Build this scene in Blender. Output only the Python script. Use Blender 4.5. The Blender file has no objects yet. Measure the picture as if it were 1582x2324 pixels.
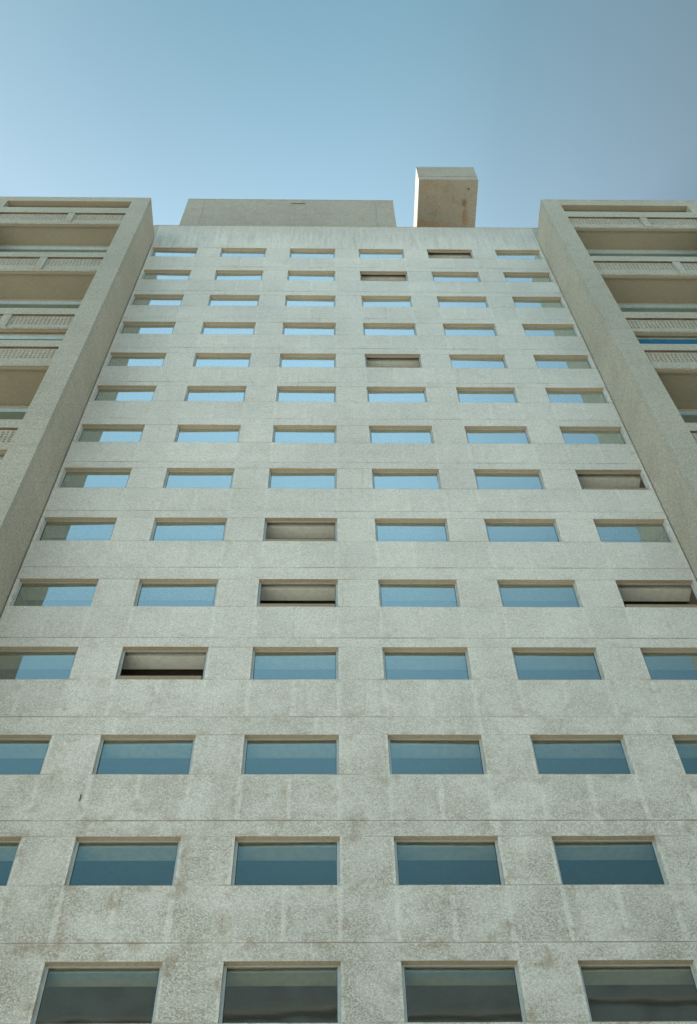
import bpy, bmesh, math, random
from mathutils import Matrix, Vector
random.seed(7)
S = bpy.context.scene
COL = S.collection
R_ = math.radians

# ------------------------------------------------------------------ camera
cam = bpy.data.objects.new('camera', bpy.data.cameras.new('camera'))
COL.objects.link(cam)
cam.data.sensor_fit = 'VERTICAL'; cam.data.sensor_height = 36.0
cam.data.lens = 36.0 * 2600 / 2324
cam.data.clip_start = 0.1; cam.data.clip_end = 20000
PITCH, YAW, ROLL = 1.015965, -0.032017, -0.023805
cam.matrix_world = Matrix.Translation((-0.878970, -19.991484, 1.6)) @ (
    Matrix.Rotation(YAW, 4, 'Z') @ Matrix.Rotation(math.pi / 2 + PITCH, 4, 'X') @ Matrix.Rotation(ROLL, 4, 'Z'))
S.camera = cam

# ------------------------------------------------------------------ sky and sun
SUN_EL, SUN_AZ = 46.0, -44.0          # azimuth from +Y, positive towards +X
w = bpy.data.worlds.new('World'); S.world = w; w.use_nodes = True
nt = w.node_tree; nt.nodes.clear()
sky = nt.nodes.new('ShaderNodeTexSky'); sky.sky_type = 'NISHITA'; sky.sun_disc = False
sky.sun_elevation = R_(SUN_EL); sky.sun_rotation = R_(SUN_AZ)
sky.air_density = 1.0; sky.dust_density = 0.55; sky.ozone_density = 1.6; sky.altitude = 50
hs = nt.nodes.new('ShaderNodeHueSaturation'); hs.inputs['Saturation'].default_value = 0.78
tint = nt.nodes.new('ShaderNodeMix'); tint.data_type = 'RGBA'; tint.blend_type = 'MULTIPLY'
tint.inputs[0].default_value = 1.0; tint.inputs[7].default_value = (0.94, 1.06, 1.0, 1)
bg = nt.nodes.new('ShaderNodeBackground'); bg.inputs['Strength'].default_value = 0.10
out = nt.nodes.new('ShaderNodeOutputWorld')
nt.links.new(sky.outputs[0], hs.inputs['Color']); nt.links.new(hs.outputs[0], tint.inputs[6])
haze = nt.nodes.new('ShaderNodeMix'); haze.data_type = 'RGBA'; haze.inputs[0].default_value = 0.8
haze.inputs[7].default_value = (2.2, 3.25, 3.95, 1); nt.links.new(tint.outputs[2], haze.inputs[6])
geo = nt.nodes.new('ShaderNodeTexCoord'); sp_ = nt.nodes.new('ShaderNodeSeparateXYZ'); nt.links.new(geo.outputs['Generated'], sp_.inputs[0])
zr = nt.nodes.new('ShaderNodeValToRGB'); nt.links.new(sp_.outputs[2], zr.inputs[0])
zr.color_ramp.elements[0].position = 0.93; zr.color_ramp.elements[0].color = (1, 1, 1, 1)
zr.color_ramp.elements[1].position = 1.0; zr.color_ramp.elements[1].color = (.36, .49, .51, 1)
zr.color_ramp.elements.new(0.60).color = (.58, .90, .93, 1)
zen = nt.nodes.new('ShaderNodeMix'); zen.data_type = 'RGBA'; zen.blend_type = 'MULTIPLY'; zen.inputs[0].default_value = 1.0
xa = nt.nodes.new('ShaderNodeMath'); xa.operation = 'ADD'; xa.inputs[1].default_value = .5; nt.links.new(sp_.outputs[0], xa.inputs[0])
mr = nt.nodes.new('ShaderNodeValToRGB'); nt.links.new(xa.outputs[0], mr.inputs[0]); mr.color_ramp.interpolation = 'B_SPLINE'
mr.color_ramp.elements[0].position = .12; mr.color_ramp.elements[0].color = (.66, .66, .66, 1)
mr.color_ramp.elements[1].position = .86; mr.color_ramp.elements[1].color = (.20, .28, .31, 1)
for p_, v_ in ((.35, .90), (.52, 1.0), (.64, .80)): mr.color_ramp.elements.new(p_).color = (v_, v_, v_, 1)
side = nt.nodes.new('ShaderNodeVectorMath'); side.operation = 'SCALE'
nt.links.new(haze.outputs[2], side.inputs[0]); nt.links.new(mr.outputs[0], side.inputs['Scale'])
nt.links.new(side.outputs[0], zen.inputs[6]); nt.links.new(zr.outputs[0], zen.inputs[7])
nt.links.new(zen.outputs[2], bg.inputs['Color']); nt.links.new(bg.outputs[0], out.inputs['Surface'])
sl = bpy.data.lights.new('sun', 'SUN'); sl.energy = 5.0; sl.angle = R_(0.5); sl.color = (1.0, 0.95, 0.87)
so = bpy.data.objects.new('sun', sl); COL.objects.link(so)
sd = Vector((math.sin(R_(SUN_AZ)) * math.cos(R_(SUN_EL)), math.cos(R_(SUN_AZ)) * math.cos(R_(SUN_EL)), math.sin(R_(SUN_EL))))
so.rotation_euler = sd.to_track_quat('Z', 'Y').to_euler()
S.view_settings.view_transform = 'Standard'; S.view_settings.look = 'None'
S.view_settings.exposure = 1.42; S.view_settings.gamma = 1.0

# ------------------------------------------------------------------ materials
def newmat(name):
    m = bpy.data.materials.new(name); m.use_nodes = True
    n = m.node_tree; n.nodes.clear()
    o = n.nodes.new('ShaderNodeOutputMaterial')
    return m, n, o
class NB:
    def __init__(s, n): s.n = n
    def node(s, t, **k):
        x = s.n.nodes.new(t)
        for a, b in k.items(): setattr(x, a, b)
        return x
    def link(s, a, b): s.n.links.new(a, b)
    def val(s, sock, v):
        if hasattr(v, 'is_linked') or hasattr(v, 'links'): s.link(v, sock)
        else: sock.default_value = v
    def math(s, op, a, b=0.0, c=None, clamp=False):
        x = s.node('ShaderNodeMath', operation=op, use_clamp=clamp)
        s.val(x.inputs[0], a); s.val(x.inputs[1], b)
        if c is not None: s.val(x.inputs[2], c)
        return x.outputs[0]
    def noise(s, vec, scale, detail=2.0, rough=0.5):
        x = s.node('ShaderNodeTexNoise'); s.link(vec, x.inputs['Vector'])
        x.inputs['Scale'].default_value = scale; x.inputs['Detail'].default_value = detail
        x.inputs['Roughness'].default_value = rough
        return x.outputs['Fac']
    def rng(s, v, a, b, c=0.0, d=1.0, smooth=True):
        x = s.node('ShaderNodeMapRange'); x.interpolation_type = 'SMOOTHSTEP' if smooth else 'LINEAR'
        s.link(v, x.inputs[0])
        for i, q in enumerate((a, b, c, d)): x.inputs[i + 1].default_value = q
        return x.outputs[0]
    def mix(s, f, a, b, mode='MIX'):
        x = s.node('ShaderNodeMix', data_type='RGBA', blend_type=mode)
        s.val(x.inputs[0], f)
        for i, q in ((6, a), (7, b)):
            if isinstance(q, tuple): x.inputs[i].default_value = (*q, 1)
            else: s.link(q, x.inputs[i])
        return x.outputs[2]
    def mapping(s, vec, sc, loc=(0, 0, 0)):
        x = s.node('ShaderNodeMapping'); s.link(vec, x.inputs[0])
        x.inputs['Scale'].default_value = sc; x.inputs['Location'].default_value = loc
        return x.outputs[0]

def concrete(name, base, warm=(0.46, 0.36, 0.24), grain=0.5, streak=0.35, bump=0.35, rough_panels=False, stain=0.25, spots=None):
    m, n, o = newmat(name); b = NB(n)
    tc = b.node('ShaderNodeTexCoord').outputs['Object']
    big = b.noise(tc, 0.22, 3, .55)
    mid = b.noise(tc, 1.3, 4, .6)
    fine = b.noise(tc, 26, 3, .75)
    micro = b.noise(tc, 75, 2, .8)
    run = b.noise(b.mapping(tc, (5.5, 5.5, .35)), 1.0, 4, .65)
    lift = b.noise(b.mapping(tc, (.12, .12, 2.6)), 1.0, 3, .5)
    att = b.node('ShaderNodeAttribute', attribute_name='tone').outputs['Fac']
    c = b.mix(b.rng(big, .35, .68), base, tuple(x * .9 for x in base))
    c = b.mix(b.math('MULTIPLY', b.rng(mid, .5, .75), stain), c, tuple(x * y for x, y in zip(base, (.84, .77, .66))))
    c = b.mix(b.math('MULTIPLY', b.rng(run, .56, .8), streak), c, warm)
    c = b.mix(b.math('MULTIPLY', b.rng(lift, .55, .8), .3), c, tuple(min(1, x * 1.12) for x in base))
    tone = b.math('ADD', 1.0, b.math('MULTIPLY', b.math('SUBTRACT', att, .5), .06))
    vc = b.node('ShaderNodeTexVoronoi'); b.link(tc, vc.inputs['Vector']); vc.inputs['Scale'].default_value = 19
    sv = b.node('ShaderNodeSeparateXYZ'); b.link(vc.outputs['Color'], sv.inputs[0])
    tone = b.math('ADD', tone, b.rng(sv.outputs[0], 0, 1, -grain * .13, grain * .13, False))
    sp = b.math('ADD', b.rng(fine, .3, .7, 1 - grain * .42, 1 + grain * .30, False), b.rng(micro, .25, .75, -grain * .13, grain * .13, False))
    h = b.math('ADD', b.math('MULTIPLY', fine, .7), b.math('MULTIPLY', micro, .5))
    if rough_panels:
        uv = b.node('ShaderNodeUVMap', uv_map='panel').outputs[0]
        sep = b.node('ShaderNodeSeparateXYZ'); b.link(uv, sep.inputs[0])
        # distance (m) to the nearest panel edge, raggedly worn
        eu = b.math('ABSOLUTE', sep.outputs[0]); ev = b.math('ABSOLUTE', sep.outputs[1])
        e = b.math('MINIMUM', eu, ev)
        ew = b.math('ADD', b.math('MINIMUM', eu, b.math('ADD', ev, .03)), b.math('MULTIPLY', b.math('SUBTRACT', mid, .5), .16))
        rmask = b.rng(ew, .03, .085)
        agg = b.node('ShaderNodeTexVoronoi'); b.link(b.mapping(tc, (1, 1, 1.25)), agg.inputs['Vector']); agg.inputs['Scale'].default_value = 24
        ag = agg.outputs['Distance']
        pit = b.rng(b.math('ADD', ag, b.math('MULTIPLY', micro, .35)), .58, .86)
        patch = b.rng(b.noise(tc, .9, 3, .6), .36, .62)          # worn smoother patches
        # browner and more strongly pitted towards the lowest storeys
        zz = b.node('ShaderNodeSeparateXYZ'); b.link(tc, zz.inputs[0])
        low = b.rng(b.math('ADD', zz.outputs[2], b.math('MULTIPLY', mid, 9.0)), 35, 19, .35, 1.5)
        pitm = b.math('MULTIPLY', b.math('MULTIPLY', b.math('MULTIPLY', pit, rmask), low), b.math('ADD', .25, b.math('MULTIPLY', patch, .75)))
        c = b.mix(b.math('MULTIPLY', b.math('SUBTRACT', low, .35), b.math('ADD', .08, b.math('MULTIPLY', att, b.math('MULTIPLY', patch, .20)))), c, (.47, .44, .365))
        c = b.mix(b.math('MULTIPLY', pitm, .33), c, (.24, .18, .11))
        pale = b.math('MULTIPLY', b.math('SUBTRACT', 1.0, rmask), .13)
        c = b.mix(pale, c, tuple(min(1, x * 1.1) for x in base))
        line = b.math('MULTIPLY', b.rng(ev, .028, .012), b.rng(b.noise(b.mapping(tc, (.5, .5, 3)), 1.0, 3, .6), .42, .60, .25, 1.0))
        c = b.mix(b.math('MULTIPLY', line, .42), c, (.26, .18, .10))
        top_dark = b.math('MULTIPLY', b.rng(b.math('ADD', zz.outputs[2], b.math('MULTIPLY', b.math('SUBTRACT', run, .5), 9.0)), 59.5, 64.2), .45)  # greyer and darker towards the top, with a streaky lower edge
        c = b.mix(top_dark, c, (.36, .365, .33))
        edge = b.math('MULTIPLY', b.rng(e, .34, .06), b.rng(b.noise(tc, 2.1, 3, .6), .5, .66))
        c = b.mix(b.math('MULTIPLY', b.math('MULTIPLY', edge, low), .35), c, (.34, .27, .17))
        h = b.math('SUBTRACT', h, b.math('MULTIPLY', pitm, 1.3))
    if spots:
        for (px, py, pz, sx, sy, sz, colr, k) in spots:
            v = b.mapping(tc, (1 / sx, 1 / sy, 1 / sz), (-px / sx, -py / sy, -pz / sz))
            ln = b.node('ShaderNodeVectorMath', operation='LENGTH'); b.link(v, ln.inputs[0])
            d = b.math('ADD', ln.outputs['Value'], b.math('MULTIPLY', b.math('SUBTRACT', b.noise(tc, 3.5, 4, .7), .5), 1.5))
            c = b.mix(b.math('MULTIPLY', b.rng(d, 1.1, .35), k), c, colr)
    mul = b.math('MULTIPLY', tone, sp)
    cc = b.node('ShaderNodeVectorMath', operation='SCALE'); b.link(c, cc.inputs[0]); b.link(mul, cc.inputs['Scale'])
    p = b.node('ShaderNodeBsdfPrincipled'); b.link(cc.outputs[0], p.inputs['Base Color'])
    p.inputs['Roughness'].default_value = .93; p.inputs['Specular IOR Level'].default_value = .2
    bp = b.node('ShaderNodeBump'); bp.inputs['Strength'].default_value = bump; bp.inputs['Distance'].default_value = .02
    b.link(h, bp.inputs['Height']); b.link(bp.outputs[0], p.inputs['Normal'])
    b.link(p.outputs[0], o.inputs[0])
    return m

def plain(name, colr, rough=.6, metal=0.0, var=.12, scale=6):
    m, n, o = newmat(name); b = NB(n)
    tc = b.node('ShaderNodeTexCoord').outputs['Object']
    f = b.noise(tc, scale, 3, .6)
    c = b.mix(b.rng(f, .35, .7), colr, tuple(x * (1 - var) for x in colr))
    p = b.node('ShaderNodeBsdfPrincipled'); b.link(c, p.inputs['Base Color'])
    p.inputs['Roughness'].default_value = rough; p.inputs['Metallic'].default_value = metal
    b.link(p.outputs[0], o.inputs[0]); return m

def glass(name, tintc=(.84, .97, 1.0), lo=.07, hi=.84):
    m, n, o = newmat(name); b = NB(n)
    tc = b.node('ShaderNodeTexCoord').outputs['Object']
    lw = b.node('ShaderNodeLayerWeight'); lw.inputs['Blend'].default_value = .5
    f = b.math('ADD', lo, b.math('MULTIPLY', b.math('POWER', b.rng(lw.outputs['Facing'], .20, .58, 0, 1, False), 1.5), hi - lo))
    tr = b.node('ShaderNodeBsdfTransparent'); tr.inputs[0].default_value = (.92, .93, .88, 1)
    gl = b.node('ShaderNodeBsdfGlossy'); gl.inputs['Roughness'].default_value = .035
    gl.inputs['Color'].default_value = (*tintc, 1)
    bp = b.node('ShaderNodeBump'); bp.inputs['Strength'].default_value = .06; bp.inputs['Distance'].default_value = .05
    oi = b.node('ShaderNodeObjectInfo'); off = b.node('ShaderNodeVectorMath', operation='ADD')
    b.link(tc, off.inputs[0]); b.link(oi.outputs['Location'], off.inputs[1])
    b.link(b.noise(off.outputs[0], .8, 1, .4), bp.inputs['Height']); b.link(bp.outputs[0], gl.inputs['Normal'])
    mx = b.node('ShaderNodeMixShader'); b.link(f, mx.inputs[0]); b.link(tr.outputs[0], mx.inputs[1]); b.link(gl.outputs[0], mx.inputs[2])
    b.link(mx.outputs[0], o.inputs[0]); return m

BASE = (.765, .765, .715)
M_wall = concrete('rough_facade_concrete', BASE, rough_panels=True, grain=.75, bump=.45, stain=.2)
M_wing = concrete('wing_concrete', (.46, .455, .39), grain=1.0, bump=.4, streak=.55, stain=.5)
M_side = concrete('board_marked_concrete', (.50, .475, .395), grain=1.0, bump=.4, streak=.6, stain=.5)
M_pent = concrete('weathered_roof_concrete', (.42, .405, .35), grain=1.0, streak=.5, warm=(.3, .28, .22), stain=.6)
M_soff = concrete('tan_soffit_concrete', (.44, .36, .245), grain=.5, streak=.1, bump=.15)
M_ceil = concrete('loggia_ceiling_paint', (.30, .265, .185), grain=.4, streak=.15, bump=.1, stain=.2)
M_hood = concrete('stained_hood_concrete', (.30, .28, .225), grain=.8, streak=.2, stain=.7, bump=.35, spots=[
    (7.05, .62, 68, .26, .7, .6, (.26, .17, .10), .6), (6.95, -.15, 68, .20, .28, .5, (.16, .11, .07), .8), (7.0, .5, 68, .14, 1.1, .5, (.22, .15, .10), .5),
    (7.15, .95, 68, .2, .4, .6, (.27, .18, .11), .5), (5.2, -1.1, 68, .9, .22, .5, (.33, .25, .15), .7),
    (6.3, -.35, 68, .05, .30, .5, (.2, .16, .1), .6), (5.35, .35, 68, .05, .2, .5, (.2, .16, .1), .6),
    (7.15, -.98, 68, .09, .07, .3, (.10, .08, .06), .95), (5.2, 1.2, 68, 1.3, .3, .5, (.36, .22, .12), .5),
    (4.6, -.9, 68, .22, .5, .5, (.35, .24, .15), .5), (4.45, 1.0, 68, .4, .3, .5, (.27, .20, .13), .4)])
M_shade = plain('shaded_underside', (.13, .105, .065), .95, var=.4, scale=2)  # shade under the balcony beams, put into a dark base colour
M_joint = plain('joint_sealant', (.15, .095, .05), .9, var=.5, scale=.5)
M_frame = plain('window_aluminium', (.50, .56, .56), .45, .3)
M_blue = plain('blue_painted_frame', (.01, .16, .30), .4)
M_gask = plain('rubber_gasket', (.05, .05, .045), .7)
M_rail = plain('brown_sash_rail', (.34, .27, .18), .6)
M_glass = glass('reflective_glass')
M_glass2 = glass('balcony_glass', (.72, .92, 1.0), .35, .9)
M_bulk = plain('interior_bulkhead_paint', (.84, .87, .76), .8)
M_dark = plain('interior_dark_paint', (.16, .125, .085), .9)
M_roof = plain('roof_gravel', (.35, .34, .31), .95, scale=20)
M_pave = plain('paving', (.64, .62, .56), .9, var=.25, scale=.4)
M_slate = plain('slate_blue_panel', (.05, .08, .11), .4)

# ------------------------------------------------------------------ mesh helpers
class MB:
    """collects boxes into one mesh; every face knows its distance to its panel's edges ('panel' uv) and a tone"""
    def __init__(s): s.v = []; s.f = []; s.uv = []; s.tone = []; s.mi = []
    def quad(s, p, tone=.5, mi=0, uv=None):
        i = len(s.v); s.v += [tuple(q) for q in p]; s.f.append(tuple(range(i, i + 4)))
        s.tone.append(tone); s.mi.append(mi); s.uv.append(uv or [(0, 0)] * 4)
    def box(s, x0, x1, y0, y1, z0, z1, tone=None, mi=0, bottom=None, skip='', side=None):
        t = random.random() if tone is None else tone
        bm = mi if bottom is None else bottom; sm = mi if side is None else side
        if 'f' not in skip: s.panel(x0, x1, y0, z0, z1, t, mi)
        if 'b' not in skip: s.quad([(x1, y1, z0), (x0, y1, z0), (x0, y1, z1), (x1, y1, z1)], t, mi)
        if 'l' not in skip: s.quad([(x0, y1, z0), (x0, y0, z0), (x0, y0, z1), (x0, y1, z1)], t, sm)
        if 'r' not in skip: s.quad([(x1, y0, z0), (x1, y1, z0), (x1, y1, z1), (x1, y0, z1)], t, sm)
        if 't' not in skip: s.quad([(x0, y0, z1), (x1, y0, z1), (x1, y1, z1), (x0, y1, z1)], t, mi)
        if 'd' not in skip: s.quad([(x0, y1, z0), (x1, y1, z0), (x1, y0, z0), (x0, y0, z0)], t, bm)
    def panel(s, x0, x1, y, z0, z1, t, mi):
        # front face as nine-point fan so that the edge-distance uv interpolates exactly
        cx, cz = (x0 + x1) / 2, (z0 + z1) / 2; hx, hz = (x1 - x0) / 2, (z1 - z0) / 2
        for (a0, a1, c0, c1) in ((x0, cx, z0, cz), (cx, x1, z0, cz), (x0, cx, cz, z1), (cx, x1, cz, z1)):
            pts = [(a0, y, c0), (a1, y, c0), (a1, y, c1), (a0, y, c1)]
            s.quad(pts, t, mi, [(hx - abs(p[0] - cx), hz - abs(p[2] - cz)) for p in pts])
    def build(s, name, mats, parent=None):
        me = bpy.data.meshes.new(name); me.from_pydata(s.v, [], s.f)
        for m in (mats if isinstance(mats, (list, tuple)) else [mats]): me.materials.append(m)
        uvl = me.uv_layers.new(name='panel'); at = me.attributes.new('tone', 'FLOAT', 'FACE')
        k = 0
        for i, uvs in enumerate(s.uv):
            for q in uvs: uvl.data[k].uv = q; k += 1
        at.data.foreach_set('value', s.tone)
        me.polygons.foreach_set('material_index', s.mi); me.update()
        o = bpy.data.objects.new(name, me); COL.objects.link(o)
        if parent: o.parent = parent
        return o
def tag(o, label=None, cat=None, kind=None, group=None):
    for k, v in (('label', label), ('category', cat), ('kind', kind), ('group', group)):
        if v: o[k] = v
    return o

# ------------------------------------------------------------------ ground
g = MB(); g.quad([(-6000, -6000, 0), (6000, -6000, 0), (6000, 6000, 0), (-6000, 6000, 0)])
tag(g.build('ground', M_pave), kind='structure')

# ------------------------------------------------------------------ the building
B = bpy.data.objects.new('tower_building', None); COL.objects.link(B)
tag(B, 'pale concrete high-rise with rows of strip windows between two projecting balcony wings', 'building')

TOPS = [60.206, 56.839, 53.47, 50.106, 46.692, 43.464, 40.078, 36.779, 33.486, 30.0, 26.726, 23.203, 19.866, 16.565]
WH, WW, BAY = 1.38, 2.376, 3.6
XS = [(c - 3.5) * BAY for c in range(1, 7)]
XE = 10.29
TH = .2
PTOP = 63.86
# --- the facade wall
f = MB(); jt = MB()
def hgap(z, g, x0=-XE, x1=XE, d=.02):      # sealant at the bottom of a horizontal joint
    jt.box(x0, x1, d, TH, z - g - .002, z + g + .002, tone=.5)
splits = [-XE]
for x in XS: splits += [x - WW / 2, x, x + WW / 2]
splits += [XE]
def band(z0, z1, xs, bottom=None, dy=.003):
    for a, b_ in zip(xs[:-1], xs[1:]):
        f.box(a, b_, random.uniform(-dy, dy), TH, z0, z1, bottom=bottom)
long_xs = [-XE, -6.3, -1.2, 3.0, 7.3, XE]
zprev = PTOP
for r, zt in enumerate(TOPS):
    gt = .003; gj = random.choice((.010, .016, .024)) if r < 11 else (.014, .022, .014)[r - 11]
    # slab band above the windows (smooth)
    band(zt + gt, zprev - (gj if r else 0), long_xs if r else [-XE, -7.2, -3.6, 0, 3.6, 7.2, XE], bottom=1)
    if r: hgap(zprev, gj, d=random.choice((.015, .03, .05)))
    # piers beside the windows
    zs = zt - WH
    edges = [-XE] + [e for x in XS for e in (x - WW / 2, x + WW / 2)] + [XE]
    for k in range(0, len(edges), 2):
        f.box(edges[k], edges[k + 1], random.uniform(-.003, .003), TH, zs + .003, zt - .0)
    for k in range(0, len(edges), 2): jt.box(edges[k] + .01, edges[k + 1] - .01, .012, TH - .01, zs - .006, zs + .008); jt.box(edges[k] + .01, edges[k + 1] - .01, .010, TH - .01, zt - .004, zt + .006)
    # spandrel panels under the windows
    nxt = zs - 1.47
    band(nxt, zs - .003, splits)
    zprev = nxt
# solid lower storeys, below the frame
z = zprev
while z > 1.5:
    band(z - 1.6, z - .01, splits); z -= 1.6
band(0, z - .01, splits)
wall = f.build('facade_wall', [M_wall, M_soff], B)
jt.build('joint_sealant', M_joint, wall)
mk = MB(); mk.box(-6.72, -6.70, -.03, -.001, 20.95, 21.15); 
mk.build('wall_bracket', M_gask, B)
# --- parapet above the wings, block behind
p = MB()
for a, b_ in ((-12.6, -XE - .004), (XE + .004, 12.6)):
    p.box(a, b_, .002, .3, 61.0, PTOP)
p.box(-12.6, 12.6, -.012, .34, PTOP + .004, PTOP + .05, tone=.2)
p.box(-12.6, 12.6, .35, 14, 62.9, 63.2, mi=1)
p.box(-12.6, -12.3, .35, 14, 55, PTOP); p.box(12.3, 12.6, .35, 14, 55, PTOP); p.box(-12.2, 12.2, 13.7, 14, 0, PTOP)
p.build('parapet', [M_wing, M_roof], B)
# --- floors, bulkheads and dark rooms behind the windows
for r, zt in enumerate(TOPS):
    i = MB()
    zf = TOPS[r + 1] if r + 1 < len(TOPS) else zt - 3.35
    i.box(-10.27, 10.27, .36, .80, zt + .002, zt + .30, mi=0)                  # pale bulkhead over the window
    i.quad([(-10.27, .80, zt + .32), (-10.27, 6, zt + .32), (10.27, 6, zt + .32), (10.27, .80, zt + .32)], mi=1)
    i.quad([(-10.27, TH, zt + .31), (-10.27, .36, zt + .31), (10.27, .36, zt + .31), (10.27, TH, zt + .31)], mi=1)
    i.quad([(-10.27, TH + .01, zf + .5), (10.27, TH + .01, zf + .5), (10.27, 6, zf + .5), (-10.27, 6, zf + .5)], mi=1)
    i.quad([(-10.27, 6, zf + .5), (10.27, 6, zf + .5), (10.27, 6, zt + .32), (-10.27, 6, zt + .32)], mi=1)
    for x in [-10.27] + [(a + b_) / 2 for a, b_ in zip(XS[:-1], XS[1:])] + [10.27]:
        i.box(x - .06, x + .06, TH + .01, 6, zf + .5, zt + .30, mi=1)
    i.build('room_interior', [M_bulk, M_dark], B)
# --- windows
def window_mesh(open_):
    m = MB(); h = WW / 2 - .002; y0, y1 = .13, .18; s_, t_, b_ = .065, .035, .028
    m.box(-h, -h + s_, y0, y1, -WH + .002, -.002); m.box(h - s_, h, y0, y1, -WH + .002, -.002)
    m.box(-h + s_, h - s_, y0 + .002, y1 - .002, -t_, -.002)
    m.box(-h + s_, h - s_, y0 + .002, y1 - .002, -WH + .002, -WH + b_)
    m.box(-h + s_ + .004, h - s_ - .004, y0 + .014, y1 - .012, -t_ - .016, -t_ - .006, mi=1)
    for gx in (-h + s_, h - s_ - .012): m.box(gx, gx + .012, y0 + .012, y1 - .012, -WH + b_, -t_, mi=2)
    if open_:
        m.box(-h + s_, h - s_ - .02, .045, .10, -WH + .004, -WH + .20, mi=1); m.box(-h + s_ + .01, h - s_ - .03, .101, .127, -WH + .004, -WH + .22, mi=2)
    return m
def pane_mesh():
    m = MB(); h = WW / 2 - .066
    m.box(-h, h, .152, .160, -WH + .03, -.05); return m
OPEN = {(1, 5), (2, 4), (5, 4), (8, 6), (9, 3), (10, 3), (10, 6), (11, 2)}
w0 = window_mesh(False).build('window', [M_frame, M_rail, M_gask], B)
w1 = window_mesh(True).build('window', [M_frame, M_rail, M_gask], B); w1['label'] = 'open window without a reflecting pane'
p0 = pane_mesh().build('pane', M_glass, w0)
used = {w0: False, w1: False}
for r in range(1, 15):
    for c in range(1, 7):
        if r == 14 and c == 6: pass
        src = w1 if (r, c) in OPEN else w0
        if not used[src]: o = src; used[src] = True; pn = p0 if src is w0 else None
        else:
            o = src.copy(); COL.objects.link(o); o.parent = B; pn = None
            if src is w0: pn = p0.copy(); COL.objects.link(pn); pn.parent = o
        o.location = (XS[c - 1], 0, TOPS[r - 1])
        if pn:
            pn.rotation_euler = (R_(random.gauss(0, .25)), R_(0), R_(random.gauss(0, .35)))

# ------------------------------------------------------------------ balcony wings
LEVELS = [  # parapet top, beam bottom, parapet bottom, next parapet top, loggia back wall y, double height
    (60.02, 59.13, 57.78, 53.15, -.90, True),
    (53.15, 52.50, 51.05, 46.27, -.66, True),
    (46.27, 45.62, 44.48, 42.97, -1.78, False),
    (42.97, 42.36, 40.93, 36.27, -.34, True),
    (36.27, 35.68, 34.40, 32.95, -1.78, False),
    (32.95, 32.3, 31.0, 26.2, -.34, True),
    (26.2, 25.6, 24.3, 22.9, -1.78, False),
    (22.9, 22.3, 21.0, 16.2, -.34, True),
    (16.2, 15.6, 14.3, 9.5, -.34, True),
    (9.5, 8.9, 7.6, 3.2, -.34, True)]
YF = -2.15
def screen(x0, x1, z0, z1, ztop_holes):
    """flat pierced slab: a grid of small square holes"""
    m = MB(); y0, y1 = YF + .10, YF + .17; n = int(round((x1 - x0 - .06) / .161)); c = .161; hw = .050
    xs0 = (x0 + x1) / 2 - n * c / 2; rows = 5
    def wallrect(a, b_, u, v):
        m.quad([(a, y0, u), (b_, y0, u), (b_, y0, v), (a, y0, v)]); m.quad([(b_, y1, u), (a, y1, u), (a, y1, v), (b_, y1, v)])
    zb = ztop_holes - rows * c
    wallrect(x0, x1, z0, zb); wallrect(x0, x1, ztop_holes, z1)
    wallrect(x0, xs0, zb, ztop_holes); wallrect(xs0 + n * c, x1, zb, ztop_holes)
    for j in range(rows):
        za = zb + j * c; ze = za + c; hz0 = za + c / 2 - hw; hz1 = za + c / 2 + hw
        wallrect(xs0, xs0 + n * c, za, hz0); wallrect(xs0, xs0 + n * c, hz1, ze)
        for i in range(n):
            xa = xs0 + i * c; h0 = xa + c / 2 - hw; h1 = xa + c / 2 + hw
            wallrect(xa, h0, hz0, hz1); wallrect(h1, xa + c, hz0, hz1)
            m.quad([(h0, y0, hz0), (h1, y0, hz0), (h1, y1, hz0), (h0, y1, hz0)]); m.quad([(h0, y1, hz1), (h1, y1, hz1), (h1, y0, hz1), (h0, y0, hz1)])
            m.quad([(h0, y1, hz0), (h0, y1, hz1), (h0, y0, hz1), (h0, y0, hz0)]); m.quad([(h1, y0, hz0), (h1, y0, hz1), (h1, y1, hz1), (h1, y1, hz0)])
    for (a, b_, u, v) in ((x0, x1, z0, z0),):
        m.quad([(x0, y1, z0), (x1, y1, z0), (x1, y0, z0), (x0, y0, z0)])
    return m

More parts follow.
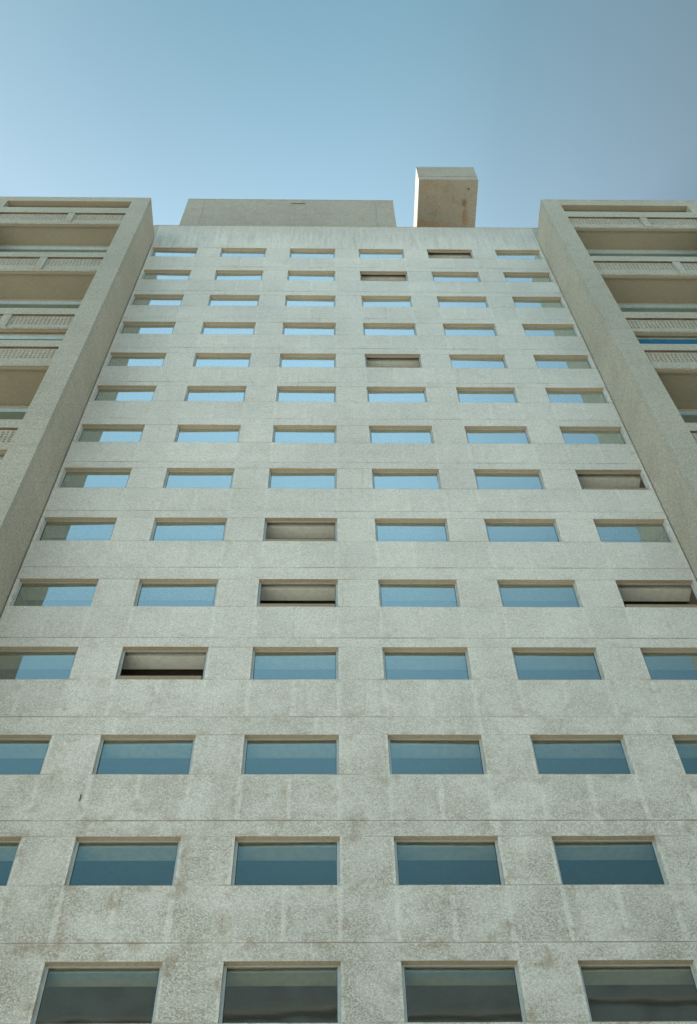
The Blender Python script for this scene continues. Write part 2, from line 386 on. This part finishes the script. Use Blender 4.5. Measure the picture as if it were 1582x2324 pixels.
def wing(sgn, xi, xo_in, xo, div, roof):
    """xi inner corner, pier to xi+.9; opening to xo_in; outer pier to xo; all given as |x|"""
    def X(a, b_): return (a, b_) if sgn > 0 else (-b_, -a)
    m = MB()
    pin = xi + .91
    joints = [roof, 57.9, 51.05, 44.45, 42.97, 40.93, 36.27, 34.4, 30.9, 26.2, 22.9, 18, 13, 8, 3, 0]
    for a, b_ in zip(joints[:-1], joints[1:]):
        t = random.random(); x0, x1 = X(xi, pin)
        inner = 'l' if sgn > 0 else 'r'
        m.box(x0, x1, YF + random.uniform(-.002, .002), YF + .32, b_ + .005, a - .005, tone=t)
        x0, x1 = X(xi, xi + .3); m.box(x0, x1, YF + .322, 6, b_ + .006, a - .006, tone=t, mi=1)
        x0, x1 = X(xi + .012, pin - .012); m.box(x0, x1, YF + .012, YF + .3, b_ - .008, b_ + .01, tone=0, mi=2)
        x0, x1 = X(xi + .012, xi + .28); m.box(x0, x1, YF + .33, 6, b_ - .008, b_ + .01, tone=0, mi=2)
    # outer pier, outer return wall, back
    x0, x1 = X(xo_in, xo); m.box(x0, x1, YF + .001, YF + .32, 0, roof)
    x0, x1 = X(xo - .3, xo); m.box(x0, x1, YF + .321, 12, 0, roof)
    # roof fascia over the top recess and roof slab
    x0, x1 = X(pin + .002, xo_in - .002); m.box(x0, x1, YF + .003, YF + .3, 61.12, roof - .002, bottom=6)
    x0, x1 = X(xi + .31, xo - .31); m.box(x0, x1, YF + .33, 12, 61.2, roof - .3, mi=4, bottom=3)
    # wall closing the narrow top recess
    x0, x1 = X(pin + .002, xo_in - .002); m.box(x0, x1, YF + .36, YF + .5, 58.2, 61.2, mi=5)
    # roof edge coping
    x0, x1 = X(xi - .012, xo + .012); m.box(x0, x1, YF - .012, 5.9 if sgn else 0, roof + .003, roof + .045, tone=.1)
    # dark sheets behind the pierced screens
    for (pt, bb, pb, nx, yb, dbl) in LEVELS:
        x0, x1 = X(pin + .002, xo_in - .002)
        m.box(x0, x1, YF + .27, YF + .33, pb + .2, pt - .02, mi=5)                       # dark sheet added behind the screen, stands in for shade in its holes
    W = m.build('balcony_wing', [M_wing, M_side, M_joint, M_soff, M_roof, M_dark, M_ceil], B)
    W['label'] = 'left balcony wing' if sgn < 0 else 'right balcony wing'
    for (pt, bb, pb, nx, yb, dbl) in LEVELS:
        x0, x1 = X(pin + .001, xo_in - .001)
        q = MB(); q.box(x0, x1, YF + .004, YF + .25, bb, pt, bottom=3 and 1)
        dx0, dx1 = X(div - .17, div + .17); q.box(dx0, dx1, YF + .02, YF + .175, pb + .002, bb - .002)
        q.build('balcony_beam', [M_wing, M_shade], W)
        for a, b_ in ((pin + .003, div - .172), (div + .172, xo_in - .003)):
            s0, s1 = X(a, b_)
            screen(s0, s1, pb, bb - .001, bb - .07).build('pierced_screen', M_wing, W)
        # ceiling slab of the loggia below this parapet
        q = MB(); q.box(x0, x1, YF + .18, YF + .27, pb - .12, pb - .004, mi=0)
        q.box(x0, x1, YF + .28, max(yb + .5, YF + .9), pb - .02, pb + .18, mi=1)
        q.build('balcony_ceiling', [M_ceil, M_ceil], W)
        # back of the loggia: head, glazing, low wall, dark room
        q = MB()
        q.box(x0, x1, yb, yb + .17, pb - .16, pb - .022, mi=0)
        fx = [x0, x1]
        for xx in fx: q.box(max(x0, xx - .04), min(x1, xx + .04), yb + .06, yb + .12, nx - .9, pb - .165, mi=1)
        q.box(x0, x1, yb + .02, yb + .125, pb - (.40 if sgn > 0 and pb == 44.48 else .23), pb - .162, mi=1)
        q.box(x0, x1, yb + .02, yb + .14, nx - 1.3, nx - .9, mi=0)
        bw = q.build('balcony_window', [M_wing, M_blue if sgn > 0 and pb == 44.48 else M_frame], W)
        q = MB(); q.box(x0 + .03, x1 - .03, yb + .085, yb + .093, nx - .9, pb - .232); q.build('balcony_pane', M_glass2, W)
        q = MB()
        q.quad([(x0, yb + .3, pb - .03), (x0, yb + 4, pb - .03), (x1, yb + 4, pb - .03), (x1, yb + .3, pb - .03)])
        q.quad([(x0, yb + 4, nx - 1.3), (x1, yb + 4, nx - 1.3), (x1, yb + 4, pb - .03), (x0, yb + 4, pb - .03)])
        q.quad([(x0, yb + .2, nx - 1.3), (x1, yb + .2, nx - 1.3), (x1, yb + 4, nx - 1.3), (x0, yb + 4, nx - 1.3)])
        for xx in (x0, x1): q.quad([(xx, yb + .2, nx - 1.3), (xx, yb + 4, nx - 1.3), (xx, yb + 4, pb - .03), (xx, yb + .2, pb - .03)])
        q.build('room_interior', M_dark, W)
    return W
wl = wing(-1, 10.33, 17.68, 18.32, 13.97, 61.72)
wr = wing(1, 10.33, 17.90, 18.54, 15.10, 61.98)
q = MB(); q.box(18.56, 19.6, -1.95, -1.75, 58.5, 62.12)
q.build('slate_panel', M_slate, wr)

# ------------------------------------------------------------------ roof structures
q = MB(); yp = .30
for a, b_ in ((-9.36, -8.315), (-8.30, -3.2), (-3.194, 1.785), (1.80, 2.87)):
    q.box(a, b_, yp + random.uniform(-.004, .004), yp + .3, 63.2, 69.82)
q.box(-9.34, 2.85, yp + .02, yp + .28, 63.2, 69.80, tone=0)
q.box(-9.36, -9.06, yp + .302, 8, 63.2, 69.82); q.box(2.57, 2.87, yp + .302, 8, 63.2, 69.82); q.box(-9.05, 2.56, 7.7, 8, 63.2, 69.82)
q.box(-9.05, 2.56, yp + .31, 7.69, 69.3, 69.5)
q.box(-9.38, 2.89, yp - .02, yp + .32, 69.824, 69.87, tone=0)
q.box(-3.2, -2.35, yp - .03, yp + .02, 69.05, 69.11, mi=1)
q.build('penthouse', [M_pent, M_joint], B)
# cantilevered hood
me = bpy.data.meshes.new('rooftop_hood'); bm = bmesh.new()
def bevbox(x0, x1, y0, y1, z0, z1):
    r = bmesh.ops.create_cube(bm, size=1.0)
    for v in r['verts']: v.co = Vector((x0 + (v.co.x + .5) * (x1 - x0), y0 + (v.co.y + .5) * (y1 - y0), z0 + (v.co.z + .5) * (z1 - z0)))
bevbox(4.25, 7.69, -1.5, 3.2, 68.0, 68.68)
bevbox(4.265, 7.675, -1.485, 3.19, 68.67, 68.72)
bevbox(4.25, 7.69, -1.5, 3.2, 68.71, 70.75)
bevbox(4.4, 7.5, 2.4, 3.1, 63.2, 68.02)
bmesh.ops.bevel(bm, geom=bm.edges[:], offset=.025, segments=2, affect='EDGES')
bm.to_mesh(me); bm.free()
hood = bpy.data.objects.new('rooftop_hood', me); COL.objects.link(hood); hood.parent = B
me.materials.append(M_hood); me.materials.append(M_pent)
for pl in me.polygons:
    if abs(pl.normal.z) < .5: pl.material_index = 1
hood['label'] = 'square concrete hood with rust-stained underside'

# ------------------------------------------------------------------ out-of-view building added across the street: dims lower facade, mirrored in lowest panes
M_added = plain('added_building_wall', (.15, .185, .19), .9, var=.3, scale=.6)
M_trim = plain('added_building_trim', (.26, .235, .20), .8)
q = MB(); q.box(-34, 34, -64, -50, 0, 53.0, tone=.5)
for k in range(16):
    zz = 49.9 - k * 3.2
    q.box(-34.2, 34.2, -49.99, -49.8, zz - .25, zz, mi=1)
A = q.build('added_opposite_building', [M_added, M_trim])
tag(A, 'grey building added across the street, out of view, dimming the lower facade and mirrored in the lowest window panes', 'building')
